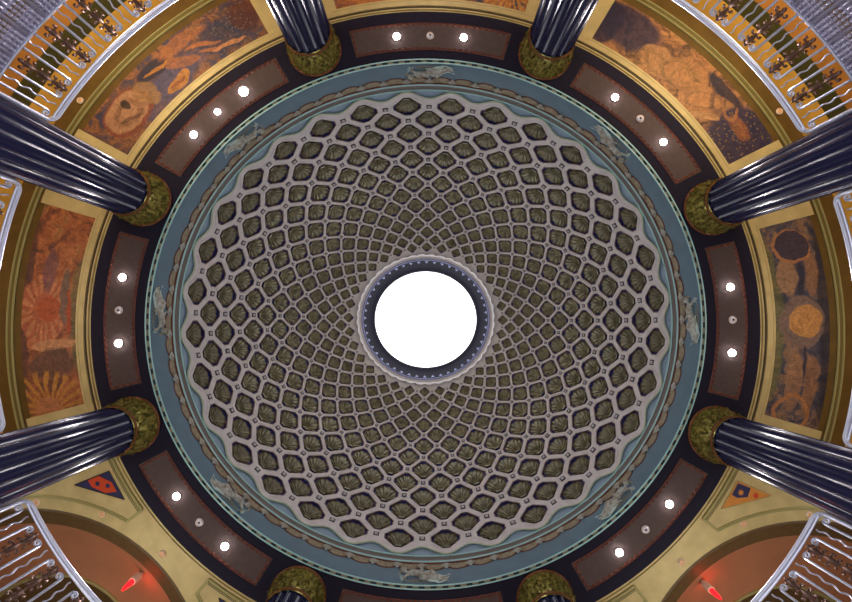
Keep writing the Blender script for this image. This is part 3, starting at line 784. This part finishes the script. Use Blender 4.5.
        b = MB(); b.add([TT(1, 0, 0, CH - .015), TT(0, 1, 0, CH - .015), TT(0, 0, 1, CH - .015), TT(1, 0, 0, CH), TT(0, 1, 0, CH), TT(0, 0, 1, CH)], [(0, 1, 2), (0, 1, 4, 3), (1, 2, 5, 4), (2, 0, 3, 5)])
        tl = obj('tile', b, M['tri_navy'] if side == 'left' else M['tri_orange'], t, smooth=False)
        b = MB()
        b.tube([TT(1, 0, 0, CH - .02), TT(0, 1, 0, CH - .02), TT(0, 0, 1, CH - .02), TT(1, 0, 0, CH - .02)], .014, 4)
        obj('tile_border', b, M['gold_dark'] if side == 'left' else M['gold'], t)
        if side == 'left':
            b = MB(); b.add([TT(*w, CH - .022) for w in ((.62, .36, .02), (.30, .68, .02), (.06, .58, .36), (.06, .26, .68), (.34, .08, .58), (.60, .16, .24))], [tuple(range(6))]); obj('vermilion_patch', b, M['tri_red'], tl, smooth=False)
            b = MB()
            for w in ((.42, .36, .22), (.2, .4, .4)): 
                c_ = Vector(TT(*w, CH - .024)); b.add([c_ + Vector((.07 * math.cos(k * PI / 3), .07 * math.sin(k * PI / 3), 0)) for k in range(6)], [tuple(range(6))])
            obj('navy_flowers', b, M['tri_navy'], tl, smooth=False)
        else:
            b = MB(); b.add([TT(*w, CH - .022) for w in ((.40, .56, .04), (.04, .90, .06), (.04, .50, .46), (.20, .32, .48), (.44, .24, .32))], [tuple(range(5))]); obj('navy_patch', b, M['tri_navy'], tl, smooth=False)
            b = MB(); c_ = Vector(TT(.22, .50, .28, CH - .026))
            b.add([c_ + Vector(((.11 if k % 2 else .05) * math.cos(k * PI / 8), (.11 if k % 2 else .05) * math.sin(k * PI / 8), 0)) for k in range(16)], [tuple(range(16))])
            obj('star', b, M['tri_orange'], tl, smooth=False)
            b = MB(); c_ = Vector(TT(.62, .2, .18, CH - .022)); b.add([c_ + Vector((.08 * math.cos(k * PI / 4), .08 * math.sin(k * PI / 4), 0)) for k in range(8)], [tuple(range(8))])
            obj('red_flower', b, M['tri_red'], tl, smooth=False)
    # red pendant
    px, py, _ = P(11.62, B - (.3 if B == 225 else -.4), 0)
    t = thing('pendant_lamp', 'small cream pendant with glowing red glass hanging under the terracotta vault at lower ' + side, 'lamp', (px, py, ZC + 12.02), 'red pendant lamps')
    b = MB(); b.lathe(px, py, [(.004, ZC + 12.86), (.06, ZC + 12.85), (.06, ZC + 12.72), (.105, ZC + 12.7), (.105, ZC + 12.42), (.08, ZC + 12.40)], 20); obj('cap', b, M['cream'], t)
    b = MB(); b.lathe(px, py, [(.07, ZC + 12.40), (.07, ZC + 12.34), (.05, ZC + 12.15), (.02, ZC + 12.03), (.003, ZC + 12.01)], 20); obj('red_glass', b, M['red_glass'], t)
    l = bpy.data.lights.new('pendant_bulb', 'POINT'); l.energy = 6; l.color = (1, .03, .02); l.shadow_soft_size = .05
    lo = bpy.data.objects.new('pendant_bulb', l); C.objects.link(lo); lo.location = Q(11.62 + .25, .22, 12.5)
apse(225, 'left'); apse(315, 'right')

# ----------------------------------------------------- balcony railings/parapet
RR = 9.18
rl = {'nw': 'below the violet figure mural at upper left', 'ne': 'below the swirling figure mural at upper right', 'sw': 'in front of the terracotta apse at lower left', 'se': 'in front of the terracotta apse at lower right',
      'w': 'at the far left edge, below the rising sun mural', 'e': 'at the far right edge, below the moon and sun mural'}
def railing(nm, A):
    D = 57.2958 / RR                           # degrees per metre
    cx, cy, cz = P(RR, A, 7.6)
    t = thing('balcony_railing', 'silver balcony railing ' + rl[nm], 'railing', (cx, cy, cz), 'balcony railings between the columns')
    def T(x, h, o=0): return P(RR + o, A + x * D, h)
    half = 17.7 / D
    b = MB(); pts = []; n = 44; cr = .22
    for k in range(9):
        w = PI / 2 * k / 8; pts.append(T(-half + cr * (1 - math.sin(w)), 8.9 - cr * (1 - math.cos(w))) if False else T(-half + cr * (1 - math.cos(w)), 8.9 - cr * (1 - math.sin(w))))
    pts = [T(-half, 7.55), T(-half, 8.3)] + pts
    for k in range(1, n): pts.append(T(-half + cr + (2 * half - 2 * cr) * k / n, 8.9))
    for k in range(9):
        w = PI / 2 * (1 - k / 8); pts.append(T(half - cr * (1 - math.cos(w)), 8.9 - cr * (1 - math.sin(w))))
    pts += [T(half, 8.3), T(half, 7.55)]
    b.tube(pts, .052, 10)
    obj('handrail', b, M['silver'], t)
    b = MB(); b.tube([T(-half + .1 + (2 * half - .2) * k / 40, 8.80, -.03) for k in range(41)], .02, 6)
    obj('under_rail', b, M['silver'], t)
    b = MB(); b.tube([T(-half + (2 * half) * k / 40, 7.62, .03) for k in range(41)], .02, 6)
    obj('bottom_rail', b, M['silver_fascia'], t)
    per = 2 * half / 6.9
    for c in range(-3, 4):
        x0 = c * per
        for s_ in (-1, 1):
            x = x0 + s_ * per * .21
            if abs(x) > half - .12: continue
            b = MB(); path = [T(x, 7.62 + 1.0 * k / 6) for k in range(7)]
            rr = [.029] * 7; R_ = .078
            for k in range(1, 26):
                w = k / 25 * 2.6 * PI; q_ = R_ * (1 - .75 * k / 25)
                path.append(T(x + s_ * (R_ - math.cos(w) * q_ ) * 1.0, 8.64 + math.sin(w) * q_ * 1.0 + 0)); rr.append(.024 - .006 * k / 25)
            b.tube(path, rr, 6); obj('scroll_bar', b, M['silver'], t)
        if abs(x0) < half - .1:
            b = MB(); b.tube([T(x0 + .02 * math.sin(k * PI / 4.6), 7.62 + 1.12 * k / 36) for k in range(37)], .017, 6); obj('wavy_bar', b, M['silver'], t)
        xo = x0 + per / 2
        if abs(xo) < half - .15:
            b = MB()
            zs = [7.66 + 1.06 * k / 24 for k in range(25)]
            b.tube([T(xo, z, -.01) for z in zs], [.022 + .035 * abs(math.sin(k * PI / 24 * 3)) ** 1.5 for k in range(25)], 8)
            for z, sz in ((7.76, .13), (7.92, .10), (8.08, .08), (8.22, .12), (8.38, .10), (8.52, .08), (8.64, .06)):
                for s_ in (-1, 1):
                    path = []; rr = []
                    for k in range(12):
                        w = k / 11 * 1.55 * PI; q_ = sz * .55 * (1 - .55 * k / 11)
                        path.append(T(xo + s_ * (.02 + sz * .55 - q_ * math.cos(w)) , z + q_ * math.sin(w), -.02 + .02 * math.sin(w))); rr.append(.012 + .012 * math.sin(PI * k / 11))
                    b.tube(path, rr, 5)
                    b.ball(T(xo + s_ * (.03 + sz * .8), z - .02, -.015), .018, 6, 4)
            for z in (7.7, 8.22, 8.68): b.ball(T(xo, z, -.02), .045, 8, 6)
            obj('cast_ornament', b, M['bronze'], t)
for nm in rl: railing(nm, BAYS[nm])
def parapet(nm, A):
    hw = 18.2; NRb = 58; sub = 6; n = NRb * sub
    cx, cy, cz = P(9.2, A, 6.2)
    hs = [7.60, 7.585] + [7.56 - .0125 * k for k in range(44)] + [6.9, 6.6, 6.3, 6.2]
    b = MB(); rows = []
    for h in hs:
        row = []
        for j in range(n + 1):
            x = (j % sub) / sub; rib = math.sin(PI * x) ** .7; grp = (j // sub) % 5
            d = .05 * rib
            if 7.03 < h < 7.56 and grp < 4:
                m_ = abs(math.sin(PI * (7.56 - h) / .085)); d *= .25 + .95 * m_
            row.append(P(9.24 - d if h < 7.59 else 9.3, A - hw + 2 * hw * j / n, h))
        rows.append(row)
    b.grid(rows)
    t = thing('balcony_parapet', 'fluted silver balcony front ' + rl[nm], 'parapet', (cx, cy, cz), 'fluted silver balcony fronts')
    obj('fluted_front', b, M['silver_fascia'], t, angle=60)
    b = MB(); b.ring([(9.17, 7.60), (9.17, 7.57), (9.30, 7.57), (9.30, 7.60), (9.17, 7.60)], A - hw, A + hw, n=40); obj('cap_strip', b, M['silver'], t)
for nm in rl: parapet(nm, BAYS[nm])

# ------------------------------------------------------------------- lights
def area(name, loc, size, power, col, aim, shape='DISK'):
    l = bpy.data.lights.new(name, 'AREA'); l.shape = shape; l.size = size; l.energy = power; l.color = col
    o = bpy.data.objects.new(name, l); C.objects.link(o); o.location = loc
    o.rotation_euler = (Vector(aim) - Vector(loc)).to_track_quat('-Z', 'Y').to_euler()
    return o
for nm, A in BAYS.items():
    warm = (1, .91, .76)
    if nm in ('sw', 'se'): area('balcony_uplight', P(12.0, A, 7.5), 1.6, 95, warm, P(11.6, A, 12.3))
    else: area('balcony_uplight', P(11.6, A, 7.5), 1.6, 60 if nm != 'n' else 80, warm, P(11.2, A, 12.3))
    if nm in ('nw', 'ne'): area('wall_washer', P(11.3, A, 7.6), 2.2, 150, (1, .82, .5), P(12.7, A, 11.6))
w = bpy.data.worlds.new('World'); bpy.context.scene.world = w; w.use_nodes = True
bgd = w.node_tree.nodes['Background']; bgd.inputs[0].default_value = (.84, .88, 1.0, 1); bgd.inputs[1].default_value = 2.7  # cool even fill, added to light the dome through the open ground storey

# ------------------------------------------------------------------- camera
th = 23.5 / 420; ph = rad(.9)
fw = Vector((0, math.sin(th), math.cos(th))); r0 = Vector((-1, 0, 0)); u0 = r0.cross(fw)
rt = r0 * math.cos(ph) + u0 * math.sin(ph); up = u0 * math.cos(ph) - r0 * math.sin(ph)
cam = bpy.data.cameras.new('Camera'); co = bpy.data.objects.new('Camera', cam); C.objects.link(co)
cam.sensor_width = 36; cam.lens = 420 / 852 * 36; cam.clip_end = 200
mt = Matrix((rt, up, -fw)).transposed().to_4x4(); mt.translation = Vector((0, -.27, ZC)); co.matrix_world = mt
sc = bpy.context.scene; sc.camera = co
sc.view_settings.view_transform = 'Standard'; sc.view_settings.look = 'None'; sc.view_settings.gamma = 1; sc.view_settings.use_curve_mapping = False
sc.view_settings.exposure = .25
